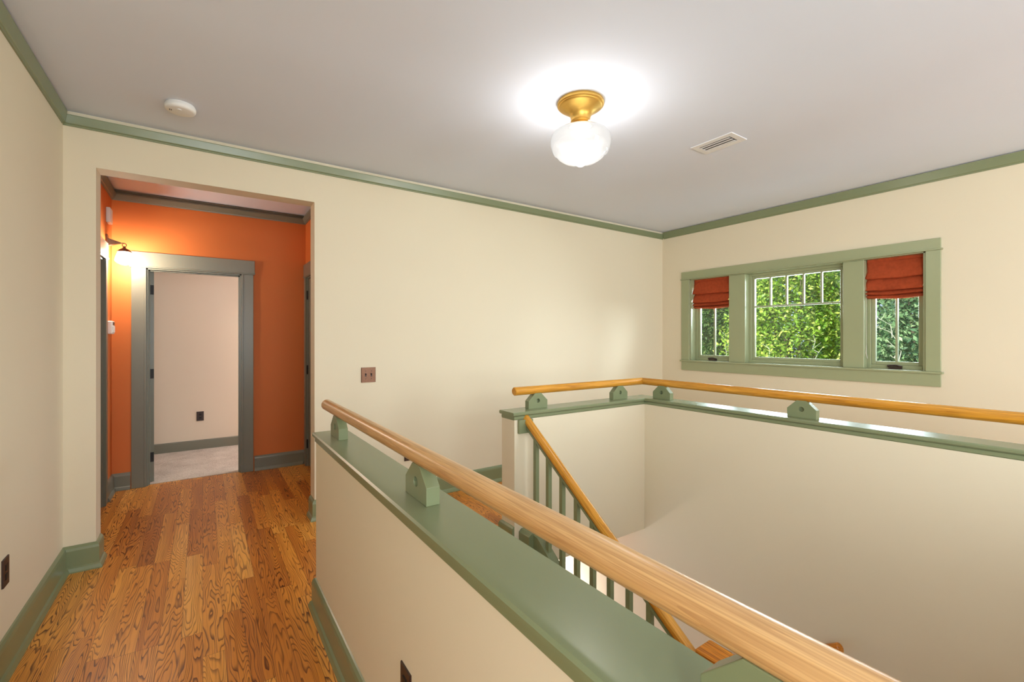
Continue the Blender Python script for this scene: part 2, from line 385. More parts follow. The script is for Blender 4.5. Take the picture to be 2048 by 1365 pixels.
# ------------------------------------------------------------------ half walls round the stair well, with their green caps
def cap_prof(w, t, z):
    h = w/2; r = .006
    return [(-h, z-t+r), (-h+r, z-t), (h-r, z-t), (h, z-t+r), (h, z-r), (h-r, z), (-h+r, z), (-h, z-r)]
def capped(name, body, path, apron, label, pre=None, post=None):
    o = obj(name, body, M_wall); struct(o, label, 'half wall')
    c = obj('cap', MB().sweep(path, cap_prof(.175, .023, CAPZ), pre=pre, post=post), M_trim, o); c['label'] = 'glossy sage green cap board'
    obj('cap_apron', MB().sweep(apron, cap_prof(.153, .028, CAPZ-.023), pre=pre, post=post), M_trim, o)
    return o
wa = capped('wall_stair_left', MB().box(.485, .63, -.75, 2.51, ZG, CAPZ-.05), [(.5575, -.75), (.5575, 2.532)], [(.5575, -.75), (.5575, 2.520)],
       'cream half wall with green cap running past the camera')
capped('wall_stair_far', MB().box(1.69, 2.985, 2.445, 2.595, -.165, CAPZ-.05), [(1.676, 2.52), (3.0585, 2.52)], [(1.688, 2.52), (3.0585, 2.52)],
       'short cream half wall with green cap in front of the far wall', post=(3.0585, 0))
capped('wall_stair_right', MB().box(2.985, 3.13, -.75, 2.595, ZG, CAPZ-.05).box(2.985, 3.13, 2.595, YF, ZG, -.2), [(3.0585, 2.52), (3.0585, -.75)], [(3.0585, 2.52), (3.0585, -.75)],
       'long cream half wall with green cap below the window', pre=(1, 2.52))
obj('skirt_board', MB().prism([(2.43, .1), (2.43, -.25), (1.05, -1.25), (1.05, -.9)], .63, .6445, lambda p, q, a: (a, p, q)), M_trim, wa)
rear = obj('wall_stair_rear', MB().box(.63, 2.985, -.75, -.6, ZG, CAPZ-.05), M_wall); struct(rear)
obj('cap', MB().box(.645, 2.97, -.7625, -.5875, CAPZ-.05, CAPZ), M_trim, rear)

# ------------------------------------------------------------------ baseboards and crown
BASE = [(0, 0), (.033, 0), (.033, .008), (.026, .026), (.018, .034), (.018, .128), (.014, .142), (.006, .152), (0, .155)]
BASE_R = [(0, .004), (.014, .004), (.014, .11), (.006, .12), (0, .12)]
def baseb(name, mat, *paths, prof=BASE):
    m = MB()
    for p in paths: m.sweep(p, prof)
    return struct(obj(name, m, mat))
# travel keeps the room on the left hand
baseb('baseboard_left', M_trim, [(OX0, YH0-.012), (OX0, YF), (XL, YF), (XL, YB)])
baseb('baseboard_far', M_trim, [(XR, YF), (OX1, YF), (OX1, YH0-.012)])
baseb('baseboard_right', M_trim, [(XR, YB), (XR, YF-.04)])
baseb('baseboard_rear', M_trim, [(XL+.04, YB), (XR-.04, YB)])
baseb('baseboard_stair_left', M_trim, [(.485, -.75), (.485, 2.51), (.63, 2.51)])
baseb('baseboard_stair_far', M_trim, [(1.69, 2.445), (1.69, 2.595), (3.13, 2.595), (3.13, -.75)])
bh = lambda n, *p: baseb(n, M_hallgreen, *p)
bh('baseboard_hall_left', [(-.552, YH), (XL, YH), (XL, 5.108)], [(XL, 4.082), (XL, YH0)])
bh('baseboard_hall_right', [(XHR, 5.443), (XHR, YH), (.448, YH)], [(XHR, YH0), (XHR, 4.42)])
baseb('baseboard_bedroom', M_hallgreen, [(2.4, BY1), (-1.6, BY1)], prof=BASE_R)

def crown(top): return [(0, 2.660), (.008, 2.660), (.009, 2.670), (.013, 2.672), (.015, 2.675), (.024, top-.004), (.024, top), (0, top)]
struct(obj('trim_1', MB().sweep([(XR, YF), (XL, YF)], crown(2.723)), M_trim))
struct(obj('trim_2', MB().sweep([(XL, YF-.0245), (XL, YB), (XR, YB), (XR, YF-.0245)], crown(2.742)), M_trim))
CR2 = [(0, 2.655), (.008, 2.655), (.010, 2.665), (.016, 2.668), (.036, 2.705), (.036, 2.712), (.012, 2.714), (.012, 2.728), (.020, 2.732), (.020, 2.744), (0, 2.744)]
struct(obj('trim_3', MB().sweep([(XL, YH0), (XHR, YH0), (XHR, YH), (XL, YH)], CR2, closed=True), M_hallgreen))

# ------------------------------------------------------------------ doors
def hinge_mb(x0, x1, y, z):
    m = MB().box(x0, x1, y-.0035, y, z-.045, z+.045)
    m.tube([(x1 if False else x0, y-.004, z-.047), (x0, y-.004, z+.047)], .006, 10)
    return m
def door(name, label, loc, rotz, wd, ht, depth, swing, hinge_left=True, casing_only_head=False):
    r = empty_struct(name, label, 'door', loc, rotz)
    P = lambda n, mb, mat, par=r, **k: obj(n, mb, mat, par, world=False, **k)
    cw = .102
    c = MB().box(-cw, .006, -.019, .002, 0, ht-.006).box(wd-.006, wd+cw, -.019, .002, 0, ht-.006)
    c.box(-cw-.012, wd+cw+.012, -.022, .002, ht-.006, ht+.14).box(-cw-.016, wd+cw+.016, -.027, 0, ht+.004, ht+.014)
    c.box(-.010, .006, -.024, -.019, 0, ht-.006).box(wd-.006, wd+.010, -.024, -.019, 0, ht-.006)
    P('casing', c, M_hallgreen, bevel=.002)
    j = MB().box(-.001, .018, -.002, depth+.002, 0, ht).box(wd-.018, wd+.001, -.002, depth+.002, 0, ht).box(0, wd, -.002, depth+.002, ht-.018, ht+.001)
    j.box(.018, .029, depth-.075, depth-.038, 0, ht-.018).box(wd-.029, wd-.018, depth-.075, depth-.038, 0, ht-.018).box(.018, wd-.018, depth-.075, depth-.038, ht-.029, ht-.018)
    P('jamb', j, M_hallgreen)
    lw, t = wd-.042, .035
    lf = MB().box(0, lw, -t, 0, .008, ht-.022)
    for z0, z1 in ((.2, .85), (1.0, ht-.16)):
        for y in (-t-.004, 0): lf.box(.12, lw-.12, y, y+.004, z0, z1)
    leaf = P('door_leaf', lf, M_hallgreen, bevel=.002)
    leaf.location = (.021, depth, 0); leaf.rotation_euler = (0, 0, swing)
    for z in (.245, 1.05, 1.86):
        h = MB().box(-.0025, 0, -t+.002, .004, z-.046, z+.046).tube([(-.003, .006, z-.048), (-.003, .006, z+.048)], .0065, 10)
        h.box(-.024, -.002, .0015, .006, z-.046, z+.046)
        obj('hinge', h, M_black, leaf, world=False)
    kn = MB().lathe([(0, 0), (.026, 0), (.026, .006), (.010, .012), (.010, .04), (.026, .05), (.028, .062), (.02, .072), (0, .074)], 20,
                    (lw-.06, -t, 1.0), Matrix.Rotation(PI/2, 3, 'X'))
    obj('door_knob', kn, M_black, leaf, world=False, smooth=True)
    return r
door('door_1', 'open doorway with grey-green casing in the orange hall end wall', (-.444, YH, 0), 0, .78, 2.06, BY0-YH, math.radians(105))
door('door_2', 'closed grey-green door in the orange wall under the sconce', (XL, 4.19, 0), PI/2, .81, 2.06, .15, 0)
d3 = door('door_3', 'closed grey-green door with black hinges at right of the orange hall', (XHR, 5.335, 0), -PI/2, .805, 2.06, .12, 0)
for ch in d3.children:                                       # hinges show on the hall side of this one
    if ch.name.startswith('door_leaf'): ch.location.y = .045
for x in (-.004,):
    for z in (.245, 1.05, 1.86):
        obj('hinge', MB().box(.003, .019, -.006, -.002, z-.046, z+.046).tube([(.02, -.006, z-.048), (.02, -.006, z+.048)], .0075, 10), M_black, d3, world=False)

# ------------------------------------------------------------------ window group in the right wall
win = empty_struct('window_1', 'three-part window in a wide sage green casing on the right wall', 'window', (XR, 2.23, WZ0))
xf = XR
cs = MB().box(xf-.02, xf, 1.052, 3.424, 2.116, 2.2).box(xf-.02, xf, 1.052, WY0-.004, WZ0, 2.104).box(xf-.02, xf, WY1+.004, 3.424, WZ0, 2.104)
cs.box(xf-.028, xf, 1.040, 3.436, 2.104, 2.116)
obj('casing', cs, M_green, win, bevel=.002)
obj('stool', MB().box(xf, xf+.1, WY0, WY1, 1.113, WZ0).box(xf-.034, xf+.0005, 1.036, 3.440, 1.107, WZ0), M_green, win, bevel=.003)
obj('apron', MB().box(xf-.018, xf, 1.052, 3.424, 1.003, 1.107), M_green, win, bevel=.002)
jb = MB().box(xf, xf+.15, WY0-.002, WY0+.014, WZ0, WZ1).box(xf, xf+.15, WY1-.014, WY1+.002, WZ0, WZ1).box(xf, xf+.15, WY0, WY1, WZ1-.014, WZ1+.002)
obj('jamb', jb, M_green, win)
for a, b in ((1.569, 1.731), (2.647, 2.83)):
    m = MB().box(xf+.008, xf+.13, a, b, WZ0, WZ1-.014); obj('mullion', m, M_green, win, bevel=.003)
def unit(a, b, muntins, hbar=None, crank=False, fw=.026):
    z0, z1 = WZ0, WZ1-.014
    fr = MB(); x0, x1 = xf+.09, xf+.145
    fr.box(x0, x1, a, a+fw, z0, z1).box(x0, x1, b-fw, b, z0, z1).box(x0, x1, a+fw, b-fw, z0, z0+fw+.008).box(x0, x1, a+fw, b-fw, z1-fw, z1)
    o = obj('window_frame', fr, M_green, win, bevel=.002)
    a2, b2, c0, c1 = a+fw, b-fw, z0+fw+.008, z1-fw; sw = .03
    sx0, sx1 = xf+.105, xf+.138
    s = MB().box(sx0, sx1, a2, a2+sw, c0, c1).box(sx0, sx1, b2-sw, b2, c0, c1).box(sx0, sx1, a2+sw, b2-sw, c0, c0+sw).box(sx0, sx1, a2+sw, b2-sw, c1-sw, c1)
    obj('sash', s, M_green, o, bevel=.003)
    g0, g1, h0, h1 = a2+sw, b2-sw, c0+sw, c1-sw
    obj('pane', MB().box(xf+.119, xf+.123, g0, g1, h0, h1), M_glass, o)
    low = h0 if hbar is None else hbar
    for k in range(1, muntins+1):
        y = g0+(g1-g0)*k/(muntins+1); obj('muntin', MB().box(sx0+.002, sx1-.004, y-.009, y+.009, low, h1), M_green, o, bevel=.003)
    if hbar: obj('muntin', MB().box(sx0+.002, sx1-.004, g0, g1, hbar-.009, hbar+.009), M_green, o, bevel=.003)
    if crank:
        yc = (a+b)/2
        k = MB().box(xf+.062, xf+.092, yc-.045, yc+.045, z0+.003, z0+.02)
        k.tube([(xf+.07, yc-.05, z0+.022), (xf+.066, yc-.01, z0+.032), (xf+.066, yc+.035, z0+.03), (xf+.068, yc+.05, z0+.026)], [.007, .008, .008, .01], 10)
        obj('crank_handle', k, M_dark, o, smooth=True)
    return o
unit(2.83, 3.317-.014, 1, None, True)
unit(1.731, 2.647, 4, 1.735)
unit(1.148+.014, 1.569, 1, None, True)

def blind(label, a, b, ztop, zb, cord_y):
    r = thing('roman_blind', label, 'blind', (xf+.05, (a+b)/2, ztop), 0, 'rust roman blinds')
    n = 28; H = ztop-zb
    prof = [(.064, 0), (.058, -.06), (.036, -.30), (.016, -.46), (.014, -.485), (.022, -.50), (.060, -.47), (.066, -.45), (.062, -.475), (.040, -.60), (.016, -.765), (.014, -.79),
            (.022, -.80), (.060, -.775), (.064, -.765), (.060, -.785), (.036, -.84), (.018, -.885), (.018, -.90), (.028, -.905), (.060, -.89), (.058, -.905), (.038, -.94), (.024, -.965), (.03, -.985), (.062, -1.0)]
    m = MB(); k = len(prof); rnd = random.Random(int(a*1000))
    ph = [rnd.uniform(0, 6) for _ in prof]
    for i in range(n+1):
        t = i/n; y = a+(b-a)*t
        for j, (o, z) in enumerate(prof):
            sag = math.sin(PI*t)*.010*(-z)+.0018*math.sin(9*t+ph[j]); ty = (t-.5)*2
            m.v.append((xf+.012+o-.004*math.sin(5*t+ph[j]), y+.006*ty*math.sin(2.3*j), ztop+z*H-sag))
    for i in range(n):
        for j in range(k-1): m.f.append((i*k+j, (i+1)*k+j, (i+1)*k+j+1, i*k+j+1))
    s = obj('fabric', m, M_blind, r, smooth=True); sd = s.modifiers.new('solid', 'SOLIDIFY'); sd.thickness = .003
    obj('headrail', MB().box(xf+.06, xf+.088, a, b, ztop-.02, ztop+.004), M_blind, r)
    cz = 1.21
    obj('cord', MB().tube([(xf+.045, cord_y, zb+.05), (xf+.045, cord_y, cz+.12)], .0016, 6).tube([(xf+.045, cord_y, cz+.12), (xf+.046, cord_y+.004, cz+.05), (xf+.05, cord_y-.006, cz)], [.003, .005, .003], 8), M_cord, r)
    return r
blind('narrow-looking rust roman blind over the window next to the far corner', 2.842, 3.296, 2.092, 1.755, 2.838)
blind('rust roman blind over the window farthest from the room corner', 1.168, 1.560, 2.092, 1.752, 1.562)

# ------------------------------------------------------------------ handrails on the half walls
RZ, RR = 1.033, .0285
def rail_mesh(name, p0, p1, r, mat, parent, cut0=0, cut1=0, n=40, round_end=.004):
    """round rail along its own y axis; cut = tan of the mitre in its x direction at either end"""
    p0, p1 = Vector(p0), Vector(p1); d = p1-p0; ln = d.length; m = MB(); vs = []; fs = []
    rings = [(r-round_end if not cut0 else r, 0), (r, round_end)]
    k = max(2, int(ln/.25))
    rings += [(r, round_end+(ln-2*round_end)*i/k) for i in range(1, k+1)]
    rings += [(r-round_end if not cut1 else r, ln)]
    for i, (q, y) in enumerate(rings):
        for a in range(n):
            x = q*math.cos(2*PI*a/n); z = q*math.sin(2*PI*a/n); yy = y
            if cut0 and i < 2: yy = y+cut0*x
            if cut1 and i >= len(rings)-2: yy = y+cut1*x
            vs.append((x, yy, z))
    for i in range(len(rings)-1): fs += [(i*n+a, i*n+(a+1) % n, (i+1)*n+(a+1) % n, (i+1)*n+a) for a in range(n)]
    fs.append(tuple(range(n))); fs.append(tuple((len(rings)-1)*n+a for a in range(n)))
    m.add(vs, fs)
    yaw = math.atan2(-d.x, d.y); pitch = math.atan2(d.z, math.hypot(d.x, d.y))
    o = obj(name, m, mat, parent, loc=p0, smooth=True); o.rotation_mode = 'XYZ'; o.rotation_euler = (pitch, 0, yaw)
    return o
def bracket_mesh():
    """pentagonal block, 165 wide along local y, 43 thick, with a blind bore in each face"""
    hw, t, z1, z2, top = .0825, .0215, .054, .1065, .027
    outer = [(-hw, 0), (hw, 0), (hw, z1), (top, z2), (-top, z2), (-hw, z1)]
    n = 24; hc = (0, .053); hr = .0145; d = .0212
    vs = []; fs = []
    for s in (-1, 1):
        b = len(vs)
        vs += [(s*t, y, z) for y, z in outer]
        vs += [(s*t, hc[0]+hr*math.cos(2*PI*k/n), hc[1]+hr*math.sin(2*PI*k/n)) for k in range(n)]
        vs += [(s*(t-d), hc[0]+hr*math.cos(2*PI*k/n), hc[1]+hr*math.sin(2*PI*k/n)) for k in range(n)]
        # connect outer hexagon to the hole: assign each hole segment to nearest outer corner
        ang = [math.atan2(z-hc[1], y-hc[0]) % (2*PI) for y, z in outer]
        near = [min(range(6), key=lambda c: abs((ang[c]-2*PI*(k+.5)/n+PI) % (2*PI)-PI)) for k in range(n)]
        for k in range(n):
            k2 = (k+1) % n; fs.append((b+6+k, b+6+k2, b+near[k]))
            nx = near[k2]
            if nx != near[k]: fs.append((b+6+k2, b+nx, b+near[k]))
            fs.append((b+6+k, b+6+k2, b+6+n+k2, b+6+n+k))
        fs.append(tuple(b+6+n+k for k in range(n)))
    q = 6+2*n
    fs += [(i, (i+1) % 6, q+(i+1) % 6, q+i) for i in range(6)]
    return MB().add(vs, fs)
RX = .5595
hr1 = thing('handrail', 'round pale oak handrail on the near half wall, passing the camera', 'handrail', (RX, .9, CAPZ))
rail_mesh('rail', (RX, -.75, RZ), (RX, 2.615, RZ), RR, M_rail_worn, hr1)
brk = obj('bracket', bracket_mesh(), M_trim, hr1, world=False, bevel=.0015); brk.location = (0, 2.342-.9, 0)
for y in (1.312, .268, -.5): twin(brk, hr1, (0, y-.9, 0))
hr2 = thing('handrail', 'golden oak L-shaped handrail on the half wall below the window', 'handrail', (3.0585, 2.53, CAPZ))
rail_mesh('rail', (1.745, 2.53, RZ), (3.0585, 2.53, RZ), RR, M_rail, hr2, cut1=-1)
rail_mesh('rail', (3.0585, -.75, RZ), (3.0585, 2.53, RZ), RR, M_rail, hr2, cut1=-1)
for x in (1.937, 2.77):
    b = twin(brk, hr2, (x-3.0585, 0, 0)); b.rotation_euler = (0, 0, PI/2)
for y in (2.322, 1.293, .265, -.5): twin(brk, hr2, (0, y-2.53, 0))

# ------------------------------------------------------------------ stairs, stair railing
TAN = .691; XS = 1.79
st = thing('staircase', 'stair flight descending between the half walls towards the lower floor', 'stairs', (1.2, 2.45, 0))
rise, run = .19, .275
SX0, SX1, SY = .645, 1.714, 2.43
for k in range(1, 6):
    y1 = SY-run*(k-1); obj('tread', MB().box(SX0, SX1, y1-run-.02, y1, -rise*k-.035, -rise*k), M_cap, st)
    obj('riser', MB().box(SX0, SX1, y1-.015, y1, -rise*k, -rise*(k-1)-(.035 if k > 1 else 0)), M_trim, st)
ZL = -rise*6
obj('riser', MB().box(SX0, SX1, SY-run*5-.015, SY-run*5, ZL, -rise*5-.035), M_trim, st)
obj('landing', MB().box(SX0, 2.969, -.585, SY-run*5, ZL-.18, ZL), M_floor, st)
st2 = thing('staircase', 'lower stair flight turning back under the passage', 'stairs', (2.4, 1.05, ZL-.2))
for k in range(1, 9):
    y0 = SY-run*5+.002+run*(k-1); obj('tread', MB().box(1.85, 2.969, y0, y0+run+.02, ZL-rise*k-.035, ZL-rise*k), M_cap, st2)
    obj('riser', MB().box(1.85, 2.969, y0, y0+.015, ZL-rise*k, ZL-rise*(k-1)-(.035 if k > 1 else .182)), M_trim, st2)

sr = thing('stair_railing', 'green balustrade with golden rail sloping down from the half wall end', 'railing', (XS, 2.44, 0))
zrail = lambda y: .868+TAN*(y-2.47)
PY = 1.10
rail_mesh('sloping_rail', (XS, 2.462, zrail(2.462)), (XS, PY+.05, zrail(PY+.05)), .0265, M_rail, sr)
sub = MB().prism([(2.44, zrail(2.44)-.046), (2.44, zrail(2.44)-.026), (PY+.05, zrail(PY+.05)-.026), (PY+.05, zrail(PY+.05)-.046)], XS-.019, XS+.019, lambda p, q, a: (a, p, q))
obj('subrail', sub, M_trim, sr)
obj('mounting_block', MB().box(XS-.075, XS+.04, 2.425, 2.446, .765, CAPZ-.05), M_trim, sr, bevel=.002)
zc = lambda y: .11+TAN*(y-2.26)
curb = MB().prism([(2.444, -.35), (2.444, .125), (2.40, .135), (2.29, .12), (2.26, .10), (PY, zc(PY)-.02), (PY, zc(PY)-.45)], XS-.03, XS+.03, lambda p, q, a: (a, p, q))
curb.prism([(2.43, -.35), (2.43, .03), (2.26, .03), (PY, zc(PY)-.10), (PY, zc(PY)-.45)], XS-.074, XS-.03, lambda p, q, a: (a, p, q))
obj('stringer', curb, M_trim, sr, bevel=.003)
plinth = MB().prism([(-.066, .02), (-.066, .118), (-.045, .135), (.04, .135), (.06, .12), (.06, .02)], 2.33, 2.444, lambda p, q, a: (XS+p, a, q))
obj('plinth', plinth, M_trim, sr, bevel=.002)
y = 2.34; bal = []
while y > PY+.08:
    zt = zrail(y)-.036; zb = zc(min(y, 2.26))-.03
    m = MB(); h = .0135
    m.add([(XS+sx*h, y+sy*h, zz+(TAN*sy*h if zz == zt else 0)) for zz in (zb, zt) for sx, sy in ((-1, -1), (1, -1), (1, 1), (-1, 1))],
          [(0, 3, 2, 1), (4, 5, 6, 7), (0, 1, 5, 4), (1, 2, 6, 5), (2, 3, 7, 6), (3, 0, 4, 7)])
    obj('baluster', m, M_trim, sr); y -= .1295
nw = MB().box(XS-.045, XS+.045, PY-.045, PY+.045, ZL, .044)
np_ = obj('newel_post', nw, M_trim, sr, bevel=.003)
c8 = lambda h, k: [(-h, -h+k), (-h+k, -h), (h-k, -h), (h, -h+k), (h, h-k), (h-k, h), (-h+k, h), (-h, h-k)]
vs = [(XS+a, PY+b, z) for h, k, z in ((.055, .004, .043), (.056, .005, .064), (.052, .006, .070)) for a, b in c8(h, k)]
fs = [tuple(range(7, -1, -1)), tuple(range(16, 24))]+[(r*8+i, r*8+(i+1) % 8, (r+1)*8+(i+1) % 8, (r+1)*8+i) for r in (0, 1) for i in range(8)]
nc = obj('newel_cap', MB().add(vs, fs), M_cap, np_, world=False); nc.location = (0, 0, 0); nc['label'] = 'orange oak newel cap'

hr3 = thing('handrail', 'short stub of orange oak handrail low on the stairwell wall', 'handrail', (2.92, 1.04, -.34))
rail_mesh('rail', (2.925, 1.045, -.325), (2.925, 2.7, -.325-TAN*1.655), .0265, M_cap, hr3)
for yy in (1.3, 2.3):
    z = -.325-TAN*(yy-1.045)
    obj('bracket', MB().tube([(2.985, yy, z-.07), (2.945, yy, z-.07), (2.925, yy, z-.03)], .008, 10), M_black, hr3, smooth=True)

# ------------------------------------------------------------------ lamps
def point(name, loc, power, color, radius):
    d = bpy.data.lights.new(name, 'POINT'); d.energy = power; d.color = color; d.shadow_soft_size = radius
    o = bpy.data.objects.new(name, d); COL.objects.link(o); o.location = loc; return o
CX, CY = 1.790, 1.922
cl = thing('ceiling_light', 'schoolhouse ceiling light with opal glass globe on a brass canopy', 'ceiling light', (CX, CY, ZC))
LS = Matrix.Diagonal((1.045, 1.045, .935))
obj('canopy', MB().lathe([(0, 0), (.124, 0), (.127, -.006), (.127, -.020), (.122, -.026), (.119, -.026), (.117, -.031), (.110, -.036), (.088, -.052), (.066, -.070), (.056, -.088), (.053, -.105), (.053, -.118),
          (.055, -.121), (.053, -.124), (.056, -.127), (.054, -.130), (.060, -.136), (.070, -.150), (.072, -.160), (.066, -.160), (.06, -.15), (0, -.15)], 64, (CX, CY, ZC), LS), M_brass, cl, smooth=True)
gp = [(.058, -.150), (.062, -.158), (.070, -.162), (.100, -.170), (.128, -.181), (.150, -.196), (.162, -.214), (.166, -.236), (.164, -.262), (.157, -.290), (.150, -.306), (.143, -.316), (.136, -.320), (.130, -.328),
      (.118, -.342), (.100, -.353), (.090, -.358), (.082, -.359), (.074, -.364), (.052, -.374), (.034, -.380), (.024, -.386), (.014, -.394), (0, -.398)]
obj('glass_globe', MB().lathe(gp, 72, (CX, CY, ZC), LS), M_globe, cl, smooth=True)
point('ceiling_bulb', (CX, CY, ZC-.26), 85, (1, .95, .88), .05)
for k in range(3):
    a = 2*PI*k/3+.38; ca, sa = math.cos(a), math.sin(a)
    obj('thumb_screw', MB().tube([(CX+.065*ca, CY+.065*sa, ZC-.142), (CX+.078*ca, CY+.078*sa, ZC-.142), (CX+.079*ca, CY+.079*sa, ZC-.142), (CX+.085*ca, CY+.085*sa, ZC-.142)], [.003, .003, .007, .007], 10), M_white, cl)
# sconce on the orange wall
sx, sy, sz = -.565, 5.17, 2.105
sc = thing('wall_sconce', 'dark bronze wall sconce with glowing glass shade on the orange wall', 'wall lamp', (XL, sy, 2.22))
obj('backplate', MB().box(XL, XL+.014, sy-.04, sy+.04, 2.165, 2.285), M_bronze, sc, bevel=.004)
obj('arm', MB().lathe([(.045, 0), (.036, .02), (.022, .05), (.012, .075), (.006, .085), (.005, .112), (0, .113)], 4, (XL+.012, sy, 2.222), Matrix.Rotation(PI/2, 3, 'Y') @ Matrix.Rotation(PI/4, 3, 'Z')), M_bronze, sc)
ring = [(sx+.014*math.cos(t), sy, 2.206+.016*math.sin(t)) for t in [2*PI*i/16 for i in range(17)]]
obj('hook', MB().tube(ring, .0035, 8), M_bronze, sc, smooth=True)
obj('shade_cap', MB().lathe([(0, .092), (.008, .09), (.012, .075), (.035, .062), (.050, .046), (.052, .040), (0, .040)], 8, (sx, sy, sz)), M_bronze, sc)
obj('glass_shade', MB().lathe([(.044, .042), (.050, .03), (.062, -.01), (.068, -.035), (.052, -.055), (.022, -.072), (0, -.076)], 8, (sx, sy, sz)), M_shade2, sc)
point('sconce_bulb', (sx, sy, sz-.015), 40, (1, .89, .74), .03)
# assumed, unseen lamp on the wall of the lower stairs, added to brighten it
assumed_lamp = thing('wall_sconce', 'assumed, unseen white dome wall lamp low beside the lower stairs', 'wall lamp', (2.62, YF, -1.15))
obj('dome', MB().lathe([(.10, 0), (.10, .012), (.088, .045), (.05, .068), (0, .075)], 40, (2.62, YF, -1.15), Matrix.Rotation(PI/2, 3, 'X')), M_shade, assumed_lamp, smooth=True)
point('assumed_lower_bulb', (2.62, YF-.16, -1.15), 22, (1, .95, .90), .05)  # light of the assumed lamp, brightens the lower stairwell wall

# ------------------------------------------------------------------ ceiling fittings
vt = thing('ceiling_vent', 'white rectangular air vent in the ceiling beside the lamp', 'vent', (2.957, 1.788, ZC))
x0, x1, y0, y1 = 2.862, 3.052, 1.636, 1.940
obj('frame', MB().box(x0, x1, y0, y0+.04, ZC-.006, ZC).box(x0, x1, y1-.04, y1, ZC-.006, ZC).box(x0, x0+.045, y0+.04, y1-.04, ZC-.006, ZC).box(x1-.045, x1, y0+.04, y1-.04, ZC-.006, ZC), M_vent, vt, bevel=.0015)
obj('duct', MB().box(x0+.045, x1-.045, y0+.04, y1-.04, ZC-.002, ZC), M_void, vt)
for k in range(3):
    xx = x0+.045+(x1-x0-.09)*(k+.5)/3
    obj('slat', MB().prism([(xx-.013, ZC-.008), (xx-.010, ZC-.010), (xx+.012, ZC-.005), (xx+.009, ZC-.003)], y0+.05, y1-.04, lambda p, q, a: (p, a, q)), M_vent, vt)
sdx, sdy = -.107, 3.258
sd = thing('smoke_detector', 'round white smoke detector on the ceiling above the hall opening', 'smoke detector', (sdx, sdy, ZC))
obj('base', MB().lathe([(0, 0), (.070, 0), (.070, -.008), (0, -.008)], 48, (sdx, sdy, ZC)), M_white, sd, smooth=True)
obj('body', MB().lathe([(.074, -.008), (.076, -.014), (.075, -.028), (.070, -.035), (.060, -.038), (.02, -.039), (0, -.039)], 48, (sdx, sdy, ZC)), M_white, sd, smooth=True)
obj('test_button', MB().lathe([(0, -.042), (.010, -.042), (.012, -.039), (.012, -.037)], 20, (sdx-.005, sdy-.03, ZC)), M_white, sd, smooth=True)
for k in range(2): obj('sounder_slot', MB().box(sdx-.052+k*.008, sdx-.048+k*.008, sdy-.012, sdy+.004, ZC-.0395, ZC-.037), M_dark, sd)

# ------------------------------------------------------------------ switches, outlets, wall boxes
def outlet(label, loc, rotz, group=None):
    """plate faces local -y"""
    r = thing('power_outlet', label, 'outlet', loc, rotz, group)
    P = lambda n, mb, mat, **k: obj(n, mb, mat, r, world=False, **k)
    P('plate', MB().prism([(-.035, 0), (.035, 0), (.0375, 0), (.0375, -.003), (.033, -.006), (-.033, -.006), (-.0375, -.003), (-.0375, 0)], -.058, .058, lambda p, q, a: (p, q, a)), M_dark)
    for z in (-.02, .02):
        m = MB().box(-.014, .014, -.0085, -.005, z-.013, z+.013); rc = P('receptacle', m, M_black, bevel=.002)
    P('screw', MB().tube([(0, -.005, 0), (0, -.0075, 0)], .003, 10), M_bronze)
    return r
outlet('brown outlet plate low on the cream wall at the left edge', (XL, 2.758, .42), PI/2)
outlet('brown outlet on the near half wall, low beside the camera', (.485, 1.248, .39), -PI/2)
outlet('dark outlet in the pale bedroom seen through the hall doorway', (-.026, BY1, .415), 0)
outlet('dark outlet low on the far wall, glimpsed under the near handrail', (1.46, YF, .40), 0)
sw = thing('light_switch', 'bronze double toggle switch plate on the far cream wall', 'light switch', (1.117, YF, 1.095))
P = lambda n, mb, mat, **k: obj(n, mb, mat, sw, world=False, **k)
P('plate', MB().prism([(-.059, 0), (.059, 0), (.059, -.003), (.054, -.007), (-.054, -.007), (-.059, -.003)], -.061, .061, lambda p, q, a: (p, q, a)), M_bronze)
for x in (-.023, .023):
    P('toggle', MB().box(x-.006, x+.006, -.009, -.006, -.013, .013).prism([(-.007, -.004), (-.018, .009), (-.017, .013), (-.007, .006)], x-.0035, x+.0035, lambda p, q, a: (a, p, q)), M_dark)
    for z in (-.032, .032): P('screw', MB().tube([(x, -.006, z), (x, -.0085, z)], .0035, 10), M_dark)
ch = thing('door_chime', 'small white chime box high on the orange hall wall', 'door chime', (XL, 5.21, 2.455))
obj('housing', MB().box(XL, XL+.03, 5.15, 5.27, 2.39, 2.52), M_white, ch, bevel=.006)
obj('grille', MB().box(XL+.03, XL+.033, 5.17, 5.25, 2.41, 2.50), M_white, ch, bevel=.002)
kp = thing('alarm_keypad', 'white alarm keypad on the orange hall wall below the sconce', 'keypad', (XL, 5.27, 1.485))
obj('housing', MB().box(XL, XL+.035, 5.21, 5.335, 1.43, 1.545), M_white, kp, bevel=.008)
obj('cover', MB().box(XL+.035, XL+.04, 5.225, 5.32, 1.445, 1.50), M_white, kp, bevel=.003)
obj('display', MB().box(XL+.035, XL+.038, 5.235, 5.31, 1.508, 1.535), M_dark, kp)

